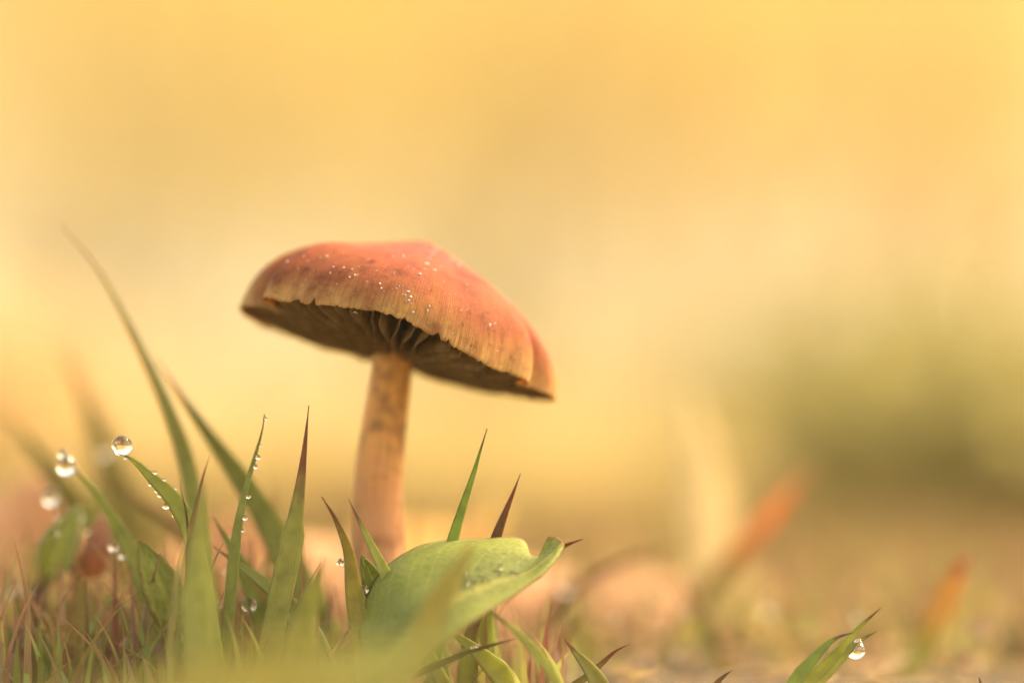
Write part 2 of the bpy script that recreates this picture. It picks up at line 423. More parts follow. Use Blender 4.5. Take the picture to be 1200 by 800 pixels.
    for i in range(260):
        x, y = (rnd.uniform(-66, -5), rnd.uniform(10, 50)) if i < 190 else (rnd.uniform(-10, 62), rnd.uniform(45, 110))
        p = Vector((x, y, relief(x, y) + rnd.uniform(0.5, 7.0)))
        d = Vector((rnd.gauss(0, 1), rnd.gauss(0, 0.7), rnd.gauss(0.5, 0.5))).normalized()
        s = d.cross(Vector((rnd.gauss(0, 0.5), -1, rnd.gauss(0, 0.5)))).normalized(); nn = d.cross(s)
        L = rnd.uniform(1.5, 4.5); W = L * rnd.uniform(0.35, 0.6)
        cc = mixc(random.Random(i).choice([OLIVE, DGREEN, OLIVE, BROWN, (0.36, 0.22, 0.17), (0.3, 0.3, 0.12)]), OLIVE, rnd.random() * 0.5)
        scrap(v, f, c, u, p, d, s, nn, L, W, cc)
    o = mesh_obj('leaf_litter', v, f, M_DRY, None, c, u)
    tag(o, 'brown scraps of dead leaf and straw on the soil', 'litter', kind='stuff')
meadow()

# ------------------------------------------------------------------ the mushroom
C_AX = 17.0                                          # the stem stands this far behind the plane of focus
CAP_C = P(466, 409, C_AX)
KP = PXM * (DIST + C_AX) / DIST
PROFILE = [(0, 131), (14, 128.5), (32, 121.5), (52, 114), (74, 106), (98, 96), (122, 85), (144, 72), (163, 55), (176, 37), (183, 18), (185, 0)]
ROLL, TILT = math.radians(16.3), math.radians(8.5)
CAP_ROT = Matrix.Rotation(ROLL, 4, 'Y') @ Matrix.Rotation(-TILT, 4, 'X')

def prof(s):
    m = len(PROFILE) - 1; x = s * m; k = min(int(x), m - 1); t = x - k
    p = [PROFILE[max(k - 1, 0)] if k > 0 else (-PROFILE[1][0], PROFILE[1][1]), PROFILE[k], PROFILE[k + 1], PROFILE[min(k + 2, m)]]
    if k + 2 > m: p[3] = (2 * PROFILE[m][0] - PROFILE[m - 1][0], 2 * PROFILE[m][1] - PROFILE[m - 1][1])
    o = []
    for i in (0, 1):
        a, b, c, d = p[0][i], p[1][i], p[2][i], p[3][i]
        o.append(0.5 * (2 * b + (c - a) * t + (2 * a - 5 * b + 4 * c - d) * t * t + (3 * b - a - 3 * c + d) * t ** 3))
    return o

def gauss(a, m, w):
    d = (a - m + math.pi) % (2 * math.pi) - math.pi
    return math.exp(-(d / w) ** 2)
RAD = math.radians
NOTCH = [(RAD(236), 0.014, 9), (RAD(229), 0.03, 5), (RAD(246), 0.010, 2.5), (RAD(266), 0.014, 2.5), (RAD(271), 0.01, 3), (RAD(284), 0.022, 6), (RAD(288.5), 0.012, 4.5), (RAD(303), 0.010, 2.5), (RAD(316), 0.016, 2.5)]

def cap_point(a, s):
    """outer skin of the cap, local mm, a = angle (270 deg faces the lens), s 0 apex .. 1 rim"""
    r, h = prof(s)
    e = smooth(0.55, 1.0, s); e2 = smooth(0.42, 0.92, s)
    # lobed margin: pleats where the front lobe meets the side lobes, wavy outline
    k = 1.0 + e * (0.012 * math.sin(3 * a + 0.6) + 0.010 * math.sin(5 * a + 2.0)) - 0.03 * e * gauss(a, RAD(272), 0.5) - 0.04 * e * gauss(a, RAD(120), 0.2)
    k += e2 * (0.06 * gauss(a, RAD(217), 0.12) - 0.20 * gauss(a, RAD(201), 0.09) + 0.05 * gauss(a, RAD(181), 0.2))
    k += e2 * (0.04 * gauss(a, RAD(323), 0.12) - 0.14 * gauss(a, RAD(338), 0.085) + 0.035 * gauss(a, RAD(357), 0.18))
    r *= k
    # margin sags at the sides and lifts at the front
    h += smooth(0.6, 1.0, s) * (-8.0 * math.cos(2 * a)) + e * 2.0 * math.sin(4 * a + 1.0)
    h += e * (-11 * gauss(a, RAD(306), 0.36) - 6 * gauss(a, RAD(284), 0.22) + 7 * gauss(a, RAD(50), 0.55))
    # shoulder: left side fuller than the right
    h += 7 * gauss(a, RAD(190), 0.8) * math.exp(-((s - 0.66) / 0.2) ** 2) - 5 * gauss(a, RAD(0), 0.8) * math.exp(-((s - 0.7) / 0.2) ** 2)
    # soft unevenness of the skin
    q = Vector((math.cos(a) * r * 0.016, math.sin(a) * r * 0.016, 1.7))
    h += 2.6 * noise.noise(q) + 1.2 * noise.noise(q * 2.7)
    # ragged edge with small tears
    g = smooth(0.86, 1.0, s)
    n1 = noise.noise(Vector((math.cos(a) * 9, math.sin(a) * 9, 0.3))); n2 = noise.noise(Vector((math.cos(a) * 30, math.sin(a) * 30, 4.3)))
    n2 += 0.8 * noise.noise(Vector((math.cos(a) * 71, math.sin(a) * 71, 1.3))) + 0.6 * noise.noise(Vector((math.cos(a) * 160, math.sin(a) * 160, 2.3)))
    h += g * (0.7 * n1 + 1.5 * n2) + g * sum(d * 0.9 * gauss(a, m, w) for m, w, d in NOTCH)
    r -= g * (1.2 * n2)
    return Vector((math.cos(a) * r * KP, math.sin(a) * r * KP, h * KP))

def skin_material():
    k = NT('cap_skin'); par = k.attr('par'); sep = k.n('ShaderNodeSeparateXYZ'); k.l(par.outputs['Vector'], sep.inputs[0])
    cx = k.n('ShaderNodeCombineXYZ'); k.l(sep.outputs['Y'], cx.inputs['X']); k.l(sep.outputs['Z'], cx.inputs['Y'])
    k.l(k.math('MULTIPLY', sep.outputs['X'], 0.055), cx.inputs['Z'])
    streak = k.noise(95, 5, cx.outputs[0], 0.7); streak2 = k.noise(13, 4, cx.outputs[0])
    tc = k.n('ShaderNodeTexCoord'); blot = k.noise(190, 4, tc.outputs['Object']); fine = k.noise(1500, 3, tc.outputs['Object'])
    s2 = k.math('ADD', sep.outputs['X'], k.math('MULTIPLY', k.math('SUBTRACT', streak2.outputs['Fac'], 0.5), 0.20))
    s3 = k.math('ADD', s2, k.math('MULTIPLY', k.math('SUBTRACT', blot.outputs['Fac'], 0.5), 0.22))
    base = k.ramp(s3, [(0.0, (0.25, 0.078, 0.058)), (0.35, (0.23, 0.066, 0.046)), (0.62, (0.27, 0.075, 0.038)), (0.80, (0.27, 0.090, 0.042)), (0.91, (0.37, 0.175, 0.07)), (1.0, (0.48, 0.28, 0.11))])
    st = k.ramp(streak.outputs['Fac'], [(0.30, 0.70), (0.5, 1.0), (0.72, 1.22)])
    amt = k.ramp(sep.outputs['X'], [(0.55, 0.08), (0.88, 0.8)])
    c = k.mixrgb('MULTIPLY', amt.outputs['Color'], base.outputs['Color'], st.outputs['Color'])
    bl = k.ramp(blot.outputs['Fac'], [(0.30, (0.55, 0.50, 0.56)), (0.50, (1, 1, 1)), (0.75, (1.18, 1.12, 1.0))])
    fl = k.ramp(k.noise(900, 5, tc.outputs['Object'], 0.7).outputs['Fac'], [(0.30, 0.45), (0.46, 1.0), (0.7, 1.2)])
    c = k.mixrgb('MULTIPLY', 0.85, c, fl.outputs['Color'])
    c = k.mixrgb('MULTIPLY', 0.85, c, bl.outputs['Color'])
    pb = k.n('ShaderNodeBsdfPrincipled'); k.l(c, pb.inputs['Base Color'])
    pb.inputs['Roughness'].default_value = 0.62; pb.inputs['Specular IOR Level'].default_value = 0.06
    pb.inputs['Subsurface Weight'].default_value = 0.55; pb.inputs['Subsurface Radius'].default_value = (1.0, 0.42, 0.16)
    pb.inputs['Subsurface Scale'].default_value = 0.0013
    bp = k.n('ShaderNodeBump'); bp.inputs['Strength'].default_value = 0.7; bp.inputs['Distance'].default_value = 0.0003
    h = k.math('ADD', k.math('MULTIPLY', streak.outputs['Fac'], amt.outputs['Color']), k.math('MULTIPLY', fine.outputs['Fac'], 0.25))
    k.l(h, bp.inputs['Height']); k.l(bp.outputs[0], pb.inputs['Normal'])
    k.l(pb.outputs[0], k.out.inputs['Surface']); return k.m

def flesh_material(name, ca, cb, sss=0.4, scale=900, trans=0.0):
    k = NT(name); tc = k.n('ShaderNodeTexCoord'); n1 = k.noise(scale, 4, tc.outputs['Object'])
    r = k.ramp(n1.outputs['Fac'], [(0.3, ca), (0.7, cb)])
    pb = k.n('ShaderNodeBsdfPrincipled'); k.l(r.outputs['Color'], pb.inputs['Base Color']); pb.inputs['Roughness'].default_value = 0.6
    pb.inputs['Specular IOR Level'].default_value = 0.3
    if sss:
        pb.inputs['Subsurface Weight'].default_value = sss; pb.inputs['Subsurface Radius'].default_value = (1.0, 0.5, 0.2); pb.inputs['Subsurface Scale'].default_value = 0.0012
    if trans:
        tr = k.n('ShaderNodeBsdfTranslucent'); k.l(r.outputs['Color'], tr.inputs['Color'])
        mx = k.n('ShaderNodeMixShader'); mx.inputs[0].default_value = trans
        k.l(pb.outputs[0], mx.inputs[1]); k.l(tr.outputs[0], mx.inputs[2]); k.l(mx.outputs[0], k.out.inputs['Surface'])
    else: k.l(pb.outputs[0], k.out.inputs['Surface'])
    return k.m

def stem_material():
    k = NT('stem_flesh'); par = k.attr('par'); tc = k.n('ShaderNodeTexCoord')
    sep = k.n('ShaderNodeSeparateXYZ'); k.l(par.outputs['Vector'], sep.inputs[0])
    cx = k.n('ShaderNodeCombineXYZ'); k.l(sep.outputs['Y'], cx.inputs['X']); k.l(sep.outputs['Z'], cx.inputs['Y']); k.l(k.math('MULTIPLY', sep.outputs['X'], 1.1), cx.inputs['Z'])
    fib = k.noise(5.0, 5, cx.outputs[0], 0.65); blot = k.noise(260, 4, tc.outputs['Object'])
    t2 = k.math('ADD', sep.outputs['X'], k.math('MULTIPLY', k.math('SUBTRACT', blot.outputs['Fac'], 0.5), 0.5))
    base = k.ramp(t2, [(0.0, (0.86, 0.44, 0.12)), (0.42, (0.88, 0.43, 0.12)), (0.68, (0.70, 0.33, 0.14)), (1.0, (0.70, 0.40, 0.24))])
    fr = k.ramp(fib.outputs['Fac'], [(0.3, 0.7), (0.5, 1.0), (0.72, 1.08)])
    c = k.mixrgb('MULTIPLY', 0.85, base.outputs['Color'], fr.outputs['Color'])
    bl = k.ramp(blot.outputs['Fac'], [(0.36, (0.36, 0.31, 0.30)), (0.52, (1, 1, 1))])
    c = k.mixrgb('MULTIPLY', 0.8, c, bl.outputs['Color'])
    pb = k.n('ShaderNodeBsdfPrincipled'); k.l(c, pb.inputs['Base Color']); pb.inputs['Roughness'].default_value = 0.55
    pb.inputs['Subsurface Weight'].default_value = 0.5; pb.inputs['Subsurface Radius'].default_value = (1, 0.45, 0.2); pb.inputs['Subsurface Scale'].default_value = 0.0018
    bp = k.n('ShaderNodeBump'); bp.inputs['Strength'].default_value = 0.5; bp.inputs['Distance'].default_value = 0.0002
    k.l(fib.outputs['Fac'], bp.inputs['Height']); k.l(bp.outputs[0], pb.inputs['Normal'])
    k.l(pb.outputs[0], k.out.inputs['Surface']); return k.m

def build_mushroom():
    base = P(447, 806, C_AX)
    root = tag(empty('mushroom', base), 'brown mushroom with tilted conical orange-red cap on a tan stem', 'mushroom')
    off = CAP_C - base
    NA, NS = 900, 44
    verts, faces, par = [cap_point(0, 0)], [], [(0, 0, 0)]
    for j in range(1, NS + 1):
        s = (j / NS) ** 0.8
        for i in range(NA):
            a = i / NA * 2 * math.pi
            verts.append(cap_point(a, s)); par.append((s, math.cos(a), math.sin(a)))
    for i in range(NA): faces.append((0, 1 + i, 1 + (i + 1) % NA))
    for j in range(NS - 1):
        for i in range(NA):
            a = 1 + j * NA + i; b = 1 + j * NA + (i + 1) % NA
            faces.append((a, a + NA, b + NA, b))
    last = 1 + (NS - 1) * NA
    # rounded lip, then the flesh inside
    ins = [(0.998, -0.06, 0.12), (0.98, -0.08, 0.36), (0.94, 0.0, 0.65), (0.88, 0.0, 0.9), (0.75, 0.0, 1.1), (0.55, 0, 1.4), (0.32, 0, 1.7), (0.12, 0, 1.8)]
    prev = last
    for (s, dz, th) in ins:
        cur = len(verts)
        for i in range(NA):
            a = i / NA * 2 * math.pi; p = cap_point(a, s); p2 = cap_point(a, max(0.0, s - 0.03))
            d = Vector((math.cos(a), math.sin(a), 0)); tz = (p - p2).normalized(); nn = Vector((0, 0, 1)).lerp(d, 0.6)
            inner = p - d * th * 0.75 - Vector((0, 0, 1)) * th * 0.5 + Vector((0, 0, dz))
            verts.append(inner); par.append((1.0, math.cos(a), math.sin(a)))
        for i in range(NA):
            faces.append((prev + i, cur + i, cur + (i + 1) % NA, prev + (i + 1) % NA))
        prev = cur
    verts.append(Vector((0, 0, 100 * KP))); par.append((1, 0, 0)); top = len(verts) - 1
    for i in range(NA): faces.append((prev + i, top, prev + (i + 1) % NA))
    cap = mesh_obj('cap', verts, faces, skin_material(), root, None, par)
    cap['label'] = 'orange-red conical cap with ragged tan rim'
    cap.matrix_local = Matrix.Translation(off * MM) @ CAP_ROT
    # gills: every blade its own sheet
    mg = flesh_material('gill_flesh', (0.24, 0.15, 0.07), (0.48, 0.32, 0.16), 0.0, 700, 0.45)
    rnd = random.Random(3); NG = 112
    for g in range(NG):
        a0 = (g + rnd.uniform(-0.2, 0.2)) / NG * 2 * math.pi
        short = g % 2 == 1
        s0 = 0.62 if short else 0.22; s1 = 0.965
        NR, NH = 14, 4; v, f = [], []
        ph = rnd.uniform(0, 6.28); wob = rnd.uniform(0.01, 0.03)
        for i in range(NR + 1):
            t = i / NR; s = lerp(s0, s1, t)
            rr, _ = prof(s)
            aa = a0 + wob * math.sin(t * 5 + ph)
            p = cap_point(aa, s); d = Vector((math.cos(aa), math.sin(aa), 0))
            th = lerp(1.55, 0.5, smooth(0.2, 0.95, s)); topp = p - d * th * 0.6 - Vector((0, 0, th * 0.4))
            rim = cap_point(aa, 1.0)
            low = lerp(-1.2, rim.z + 0.3, smooth(0.2, 0.95, s)) - 0.5 * math.sin(math.pi * smooth(0.2, 1.0, s)) + (0.6 if short else 0.0) + 0.22 * math.sin(t * 9 + ph)
            if short: low = lerp(topp.z, low, smooth(0.0, 0.5, t))
            low = min(low, topp.z - 0.05)
            # plate hangs from the flesh, closed by its thickness
            for h in range(NH + 1):
                q = h / NH; z = lerp(topp.z, low, q); tg = Vector((-d.y, d.x, 0))
                sway = 0.25 * math.sin(t * 7 + ph) * q + 0.18 * math.sin(t * 17 + ph * 2) * q * q
                w = lerp(0.13, 0.05, q)
                for sg in (-1, 1):
                    v.append(Vector((topp.x, topp.y, z)) + tg * (sway + sg * w))
        W = (NH + 1) * 2
        for i in range(NR):
            for h in range(NH):
                b = i * W + h * 2
                f.append((b, b + 2, b + W + 2, b + W)); f.append((b + 1, b + W + 1, b + W + 3, b + 3))
            b = i * W + NH * 2; f.append((b, b + 1, b + W + 1, b + W))
        mesh_obj('gill', v, f, mg, cap)
    # stem
    pts = [P(463, 372, C_AX), P(462, 404, C_AX), P(457, 445, C_AX), P(450, 500, C_AX), P(444, 560, C_AX), P(443, 620, C_AX), P(445, 700, C_AX), P(447, 812, C_AX)]
    N, Q = 60, 32; cs = spline(pts, N); v, f, par = [], [], []
    for i, p in enumerate(cs):
        t = i / (N - 1)
        r = lerp(23.0, 30.0, smooth(0.1, 0.75, t)) * KP * (1 + 0.25 * smooth(0.14, 0.0, t)) * (1 + 0.10 * smooth(0.85, 1.0, t))
        for q in range(Q):
            a = q / Q * 2 * math.pi
            rr = r * (1 + 0.035 * noise.noise(Vector((math.cos(a) * 1.6, math.sin(a) * 1.6, t * 5))) + 0.02 * noise.noise(Vector((math.cos(a) * 6, math.sin(a) * 6, t * 4))))
            v.append(p - base + Vector((math.cos(a) * rr, math.sin(a) * rr, 0))); par.append((t, math.cos(a), math.sin(a)))
    for i in range(N - 1):
        for q in range(Q):
            f.append((i * Q + q, (i + 1) * Q + q, (i + 1) * Q + (q + 1) % Q, i * Q + (q + 1) % Q))
    st = mesh_obj('stem', v, f, stem_material(), root, None, par)
    st['label'] = 'tan fibrous stem paling to pinkish at its base'
    # crumbs and beads lying on the skin
    M = Matrix.Translation(CAP_C) @ CAP_ROT
    wv = [M @ Vector(q) for q in verts]; bvh = BVHTree.FromPolygons(wv, faces)
    eye = Vector((0, -DIST, CAM_H))
    sp = [(337, 307, 2.8), (391, 313, 2.1), (403, 314, 2.2), (387, 320, 1.8), (413, 316, 1.8), (416, 323, 2.0), (410, 325, 1.3), (445, 333, 2.4), (447, 338, 1.7),
          (478, 342, 2.0), (475, 346, 2.4), (481, 348, 2.6), (479, 352, 2.2), (472, 345, 1.5), (482, 356, 2.2), (476, 354, 1.6), (500, 310, 3.4), (498, 286, 5.0), (506, 298, 3.0), (503, 303, 2.4), (511, 293, 2.6),
          (509, 317, 2.6), (492, 322, 2.0), (497, 316, 1.5), (503, 359, 2.0), (501, 364, 1.8), (540, 364, 1.6), (472, 335, 1.4), (432, 304, 1.8), (461, 301, 2.0), (473, 301, 2.6), (485, 316, 1.6), (383, 301, 1.8), (356, 300, 1.2),
          (596, 353, 2.6), (538, 311, 2.4), (545, 308, 2.0), (530, 304, 2.2), (547, 363, 1.4), (574, 381, 2.0), (580, 379, 1.6), (520, 330, 1.0), (512, 333, 1.1), (462, 320, 1.2), (450, 341, 1.0), (430, 330, 0.9), (465, 338, 1.0), (527, 345, 1.0), (484, 366, 1.4), (505, 333, 0.9)]
    r2 = random.Random(9)
    for i in range(120):
        sp.append((r2.uniform(330, 610), r2.uniform(290, 420), r2.uniform(0.4, 0.9)))
    v, f = [], []
    for (px, py, r) in sp:
        d = (P(px, py, 0) - eye).normalized(); hit = bvh.ray_cast(eye, d)
        if hit[0] is None or hit[1].z < 0.0: continue
        rr = r * KP * r2.uniform(0.55, 0.9); cpt = hit[0] + hit[1] * rr * 0.35 - base; b = len(v); an = Vector((r2.uniform(0.5, 1.5), r2.uniform(0.6, 1.2), r2.uniform(0.5, 1.3)))
        for j in range(1, 5):
            th = j / 5 * math.pi
            for q in range(7):
                a = q / 7 * 6.283 + j * 0.4
                g = rr * r2.uniform(0.55, 1.3)
                v.append(cpt + Vector((an.x * math.sin(th) * math.cos(a), an.y * math.sin(th) * math.sin(a), an.z * math.cos(th))) * g)
        v.append(cpt + Vector((0, 0, rr * an.z))); v.append(cpt - Vector((0, 0, rr * an.z)))
        for j in range(3):
            for q in range(7): f.append((b + j * 7 + q, b + (j + 1) * 7 + q, b + (j + 1) * 7 + (q + 1) % 7, b + j * 7 + (q + 1) % 7))
        for q in range(7):
            f.append((b + 28, b + q, b + (q + 1) % 7)); f.append((b + 29, b + 21 + (q + 1) % 7, b + 21 + q))
    o = mesh_obj('specks', v, f, flesh_material('pale_crumb', (0.5, 0.42, 0.38), (0.82, 0.76, 0.74), 0.3), root)
    o['kind'] = 'stuff'; o['label'] = 'pale specks scattered on the cap'
build_mushroom()

# ------------------------------------------------------------------ grass blades one by one
def blade(name, label, pts, w, col, tip=BROWN, tiplen=0.12, y=0.0, turn=0.0, fold=0.25, base_col=None, cat='grass blade', shape=(0.85, 0.5, 0.95), mat=None, n=36, group=None, mid_col=None, parent=None):
    """pts: photograph positions from root to tip, optionally with a depth each; w in photograph pixels"""
    p3 = [P(q[0], q[1], q[2] if len(q) > 2 else y) for q in pts]
    k = PXM * (DIST + p3[-1].y) / DIST; W = w * k * 0.5
    cs = even(spline(p3, n * 4), n); org = Vector((cs[0].x, cs[0].y, cs[0].z))
    v, f, c, u = [], [], [], []; cols_n = 7
    seed = sum(ord(ch) for ch in label) * 0.37
    for i, p in enumerate(cs):
        t = i / (n - 1)
        T = (cs[min(i + 1, n - 1)] - cs[max(i - 1, 0)]).normalized()
        face = Vector((0, -1, 0)); face = (face - T * face.dot(T)).normalized()
        face = Matrix.Rotation(math.radians(turn) * (0.6 + 0.8 * t), 3, T) @ face
        S = T.cross(face).normalized()
        b0, pk, pw = shape
        ww = W * (lerp(b0, 1.0, smooth(0, pk, t)) if t < pk else max(0.035, 1 - ((t - pk) / (1 - pk)) ** pw))
        ww *= 1 + 0.06 * noise.noise(Vector((t * 9, seed, 0)))
        cc = mixc(base_col if base_col else col, col, smooth(0.0, 0.45, t))
        if mid_col: cc = mixc(cc, mid_col, smooth(0.35, 0.75, t))
        tb = smooth(1 - tiplen * 1.35, 1 - tiplen * 0.6, t + 0.03 * noise.noise(Vector((t * 30, seed, 2))))
        for q in range(cols_n):
            uu = q / (cols_n - 1) * 2 - 1
            lift = -fold * ww * (1 - abs(uu) ** 1.3) + 0.03 * ww * math.cos(uu * 9)
            v.append(p - org + S * (ww * uu) - face * lift * -1.0)
            tb2 = min(1.0, tb + 0.25 * smooth(0.8, 1.0, abs(uu)) * smooth(0.5, 1.0, t))
            c.append(mixc(cc, tip, tb2)); u.append((t, uu))
    for i in range(n - 1):
        for q in range(cols_n - 1):
            a = i * cols_n + q; f.append((a, a + 1, a + cols_n + 1, a + cols_n))
    o = mesh_obj(name, v, f, mat or M_BLADE, parent, c, u, org if parent is None else org - Vector(parent.location) / MM)
    so = o.modifiers.new('thickness', 'SOLIDIFY'); so.thickness = 0.00013; so.offset = 0
    GEO[label] = BVHTree.FromPolygons([q + org for q in v], f)
    if parent is None: tag(o, label, cat, group)
    return o

B = blade
N_ = 'grass_blade'
B(N_, 'tallest thin grass blade arching left with a browned tip', [(252, 830), (246, 720), (224, 565), (201, 490), (166, 410), (121, 325), (92, 287), (70, 263)], 22, GREEN, (0.45, 0.26, 0.14), 0.10, y=20, turn=35, mid_col=OLIVE)
B(N_, 'broad slanting grass blade behind and right of the tallest blade', [(420, 830), (372, 720), (330, 640), (290, 572), (236, 497), (205, 452), (184, 422)], 34, GREEN, (0.5, 0.33, 0.14), 0.12, y=22, turn=15, mid_col=(0.32, 0.33, 0.09))
B(N_, 'very blurred olive grass blade far left behind the dew drop', [(215, 800), (170, 660), (135, 560), (108, 480), (72, 395)], 48, OLIVE, STRAW, 0.2, y=75, turn=10)
B(N_, 'sharp grass blade bearing the large clear dew drop at its tip', [(262, 830), (240, 690), (222, 620), (203, 585), (178, 560), (158, 541), (139, 529)], 22, LIME, (0.25, 0.14, 0.08), 0.03, y=0, turn=-10, shape=(0.8, 0.72, 1.2))
B(N_, 'wide soft-edged grass blade standing in front at left', [(232, 850), (232, 760), (230, 680), (233, 620), (238, 580), (240, 560)], 42, (0.46, 0.48, 0.18), BROWN, 0.02, y=-24, turn=8, shape=(0.8, 0.5, 1.0))
B('dry_grass_tip', 'thin brown dry point rising beside the wide left blade', [(216, 835), (218, 720), (222, 640), (228, 600), (236, 565), (246, 533)], 8, BROWN, (0.3, 0.13, 0.08), 0.3, y=-3, shape=(0.9, 0.7, 0.9))
B('dry_grass_tip', 'short dark brown stub left of the wide front blade', [(214, 835), (220, 720), (221, 640), (218, 600), (213, 578), (211, 561)], 8, BROWN, PURPLE, 0.3, y=-2)
B(N_, 'narrow upright grass blade strung with dew beads', [(258, 830), (268, 720), (276, 635), (286, 580), (300, 530), (307, 505), (310, 485)], 15, GREEN, OLIVE, 0.1, y=3, turn=-20)
B(N_, 'upright grass blade with a long reddish dry tip', [(300, 850), (322, 730), (341, 640), (351, 575), (356, 535), (359, 505), (362, 475)], 29, (0.46, 0.46, 0.15), (0.34, 0.15, 0.10), 0.26, y=0, turn=12, shape=(0.9, 0.6, 0.55))
B(N_, 'yellowish curved grass blade left of the stem foot', [(430, 830), (420, 730), (413, 680), (408, 645), (395, 612), (386, 596), (377, 582)], 24, YGREEN, BROWN, 0.16, y=0, turn=-15, mid_col=(0.46, 0.38, 0.10))
B(N_, 'short pale grass blade crossing the foot of the stem', [(520, 800), (470, 710), (446, 660), (427, 622), (416, 600), (408, 584)], 19, LIME, BROWN, 0.14, y=-1, turn=10)
B(N_, 'sharp upright green grass blade right of the stem', [(500, 850), (516, 720), (528, 645), (541, 598), (555, 555), (563, 528), (571, 502)], 19, (0.34, 0.44, 0.11), (0.26, 0.16, 0.07), 0.07, y=2, turn=15, fold=0.35)
B('withered_grass', 'brown purple dry blade rising behind the broad leaf', [(548, 760), (570, 670), (582, 628), (594, 596), (602, 576), (610, 555)], 17, (0.24, 0.13, 0.08), (0.3, 0.12, 0.08), 0.2, y=3, turn=12, fold=0.35)
B(N_, 'huge out-of-focus yellow-green blade lying across the foreground', [(-40, 985, -96), (60, 900, -92), (170, 846, -88), (290, 802, -84), (400, 786, -80), (480, 770, -76), (570, 742, -72)], 84, (0.46, 0.43, 0.13), (0.40, 0.42, 0.12), 0.3, turn=0, fold=0.2, shape=(0.8, 0.5, 1.6), base_col=(0.66, 0.53, 0.15))
B(N_, 'soft pale strip of grass crossing in front of the broad leaf', [(430, 880), (462, 812), (487, 765), (512, 710), (535, 670), (556, 632)], 34, (0.50, 0.46, 0.17), (0.5, 0.34, 0.12), 0.05, y=-24, turn=5, shape=(0.9, 0.6, 1.8))
B(N_, 'thin arching stalk below the broad leaf', [(668, 850), (655, 808), (640, 778), (612, 746), (588, 726), (562, 708)], 12, LIME, OLIVE, 0.2, y=-8, turn=10)
B(N_, 'short pointed blade with brown tip at the bottom centre', [(725, 850), (706, 808), (690, 782), (676, 766), (661, 748)], 22, (0.40, 0.38, 0.12), BROWN, 0.15, y=0, turn=10)
B('dry_grass_tip', 'thin reddish side shoot pointing right at the bottom centre', [(650, 815), (688, 792), (706, 776), (722, 762), (739, 754)], 9, OLIVE, (0.30, 0.10, 0.07), 0.35, y=2)
B(N_, 'leading blade of the right-hand sprig with curled tip', [(915, 850), (945, 803), (972, 775), (992, 752), (1010, 732), (1032, 712)], 17, LIME, (0.32, 0.2, 0.09), 0.12, y=1, turn=25)
B(N_, 'left blade of the right-hand sprig with dark purple tip', [(905, 850), (928, 803), (946, 780), (964, 760), (980, 747), (999, 741)], 17, (0.36, 0.44, 0.12), PURPLE, 0.14, y=-1, turn=-20)
B(N_, 'lower blade of the right-hand sprig holding a dew drop', [(930, 850), (952, 803), (972, 781), (992, 764), (1008, 750), (1028, 739)], 20, LIME, OLIVE, 0.15, y=2, turn=-15)
B(N_, 'blurred blade with orange tip near the lower right corner', [(1040, 860), (1062, 800), (1086, 748), (1106, 706), (1120, 678), (1134, 648)], 34, GREEN, (0.60, 0.25, 0.10), 0.12, y=44, turn=10, mid_col=(0.72, 0.46, 0.16), shape=(0.6, 0.72, 1.4))
B(N_, 'blurred orange-red blade slanting up to the right', [(770, 800), (812, 722), (842, 675), (872, 638), (905, 600), (930, 570), (958, 542)], 24, OLIVE, (0.74, 0.46, 0.28), 0.14, y=76, turn=5, mid_col=(0.86, 0.40, 0.15), shape=(0.7, 0.6, 1.4))
B('dry_straw', 'pale cream upright straw blurred right of the mushroom', [(850, 800), (842, 690), (835, 620), (826, 560), (818, 500), (812, 460)], 56, (0.95, 0.84, 0.62), (0.95, 0.84, 0.62), 0.1, y=115, turn=0, shape=(0.9, 0.4, 2.5), mat=M_DRY)
B('dry_stalk', 'dark arching dry stalk blurred behind the broad leaf', [(600, 830), (650, 715), (690, 680), (735, 656), (775, 645), (815, 638)], 15, (0.22, 0.13, 0.06), BROWN, 0.2, y=52, turn=20)
B(N_, 'blurred olive blade leaning right at the left edge', [(190, 800), (140, 680), (95, 600), (45, 530), (0, 478), (-20, 455)], 36, (0.28, 0.26, 0.06), STRAW, 0.2, y=52, turn=10)
B(N_, 'green blade below the hanging drops at far left', [(195, 830), (172, 700), (150, 640), (125, 597), (100, 563), (84, 545), (73, 530)], 22, GREEN, OLIVE, 0.1, y=14, turn=-10)
B('withered_grass', 'dull brown blade blurred behind the dew drop blade', [(285, 815), (262, 720), (225, 640), (190, 607), (155, 582), (112, 556)], 20, (0.26, 0.18, 0.07), BROWN, 0.2, y=36, turn=10)
B('dry_stalk', 'dark purple-brown stalk curling over at lower left', [(60, 850), (46, 770), (42, 725), (47, 694), (62, 672), (80, 666), (97, 670)], 17, PURPLE, (0.2, 0.12, 0.1), 0.2, y=24, turn=20, fold=0.5, shape=(0.9, 0.6, 2.5))
B('seed_stalk', 'thin pale seed stalk in front of the wide left blade', [(196, 840), (202, 720), (207, 675), (213, 645), (222, 616)], 9, (0.5, 0.46, 0.2), CREAM, 0.2, y=-9, turn=10)
B('dry_grass_tip', 'brown sliver at the bottom edge left of the right sprig', [(820, 830), (838, 803), (848, 792), (859, 784)], 9, BROWN, PURPLE, 0.3, y=0)
B(N_, 'blurred green blade leaning left below the orange blade', [(880, 850), (850, 790), (833, 745), (815, 705), (797, 672)], 18, OLIVE, BROWN, 0.2, y=50, turn=10)
B('dry_grass_tip', 'tiny reddish spike at the bottom right edge', [(1155, 830), (1151, 808), (1147, 792)], 9, RUST, PURPLE, 0.3, y=2)
B(N_, 'dim green blade at the lower right border', [(1170, 860), (1182, 800), (1192, 750), (1200, 690)], 22, OLIVE, BROWN, 0.15, y=60, turn=10)
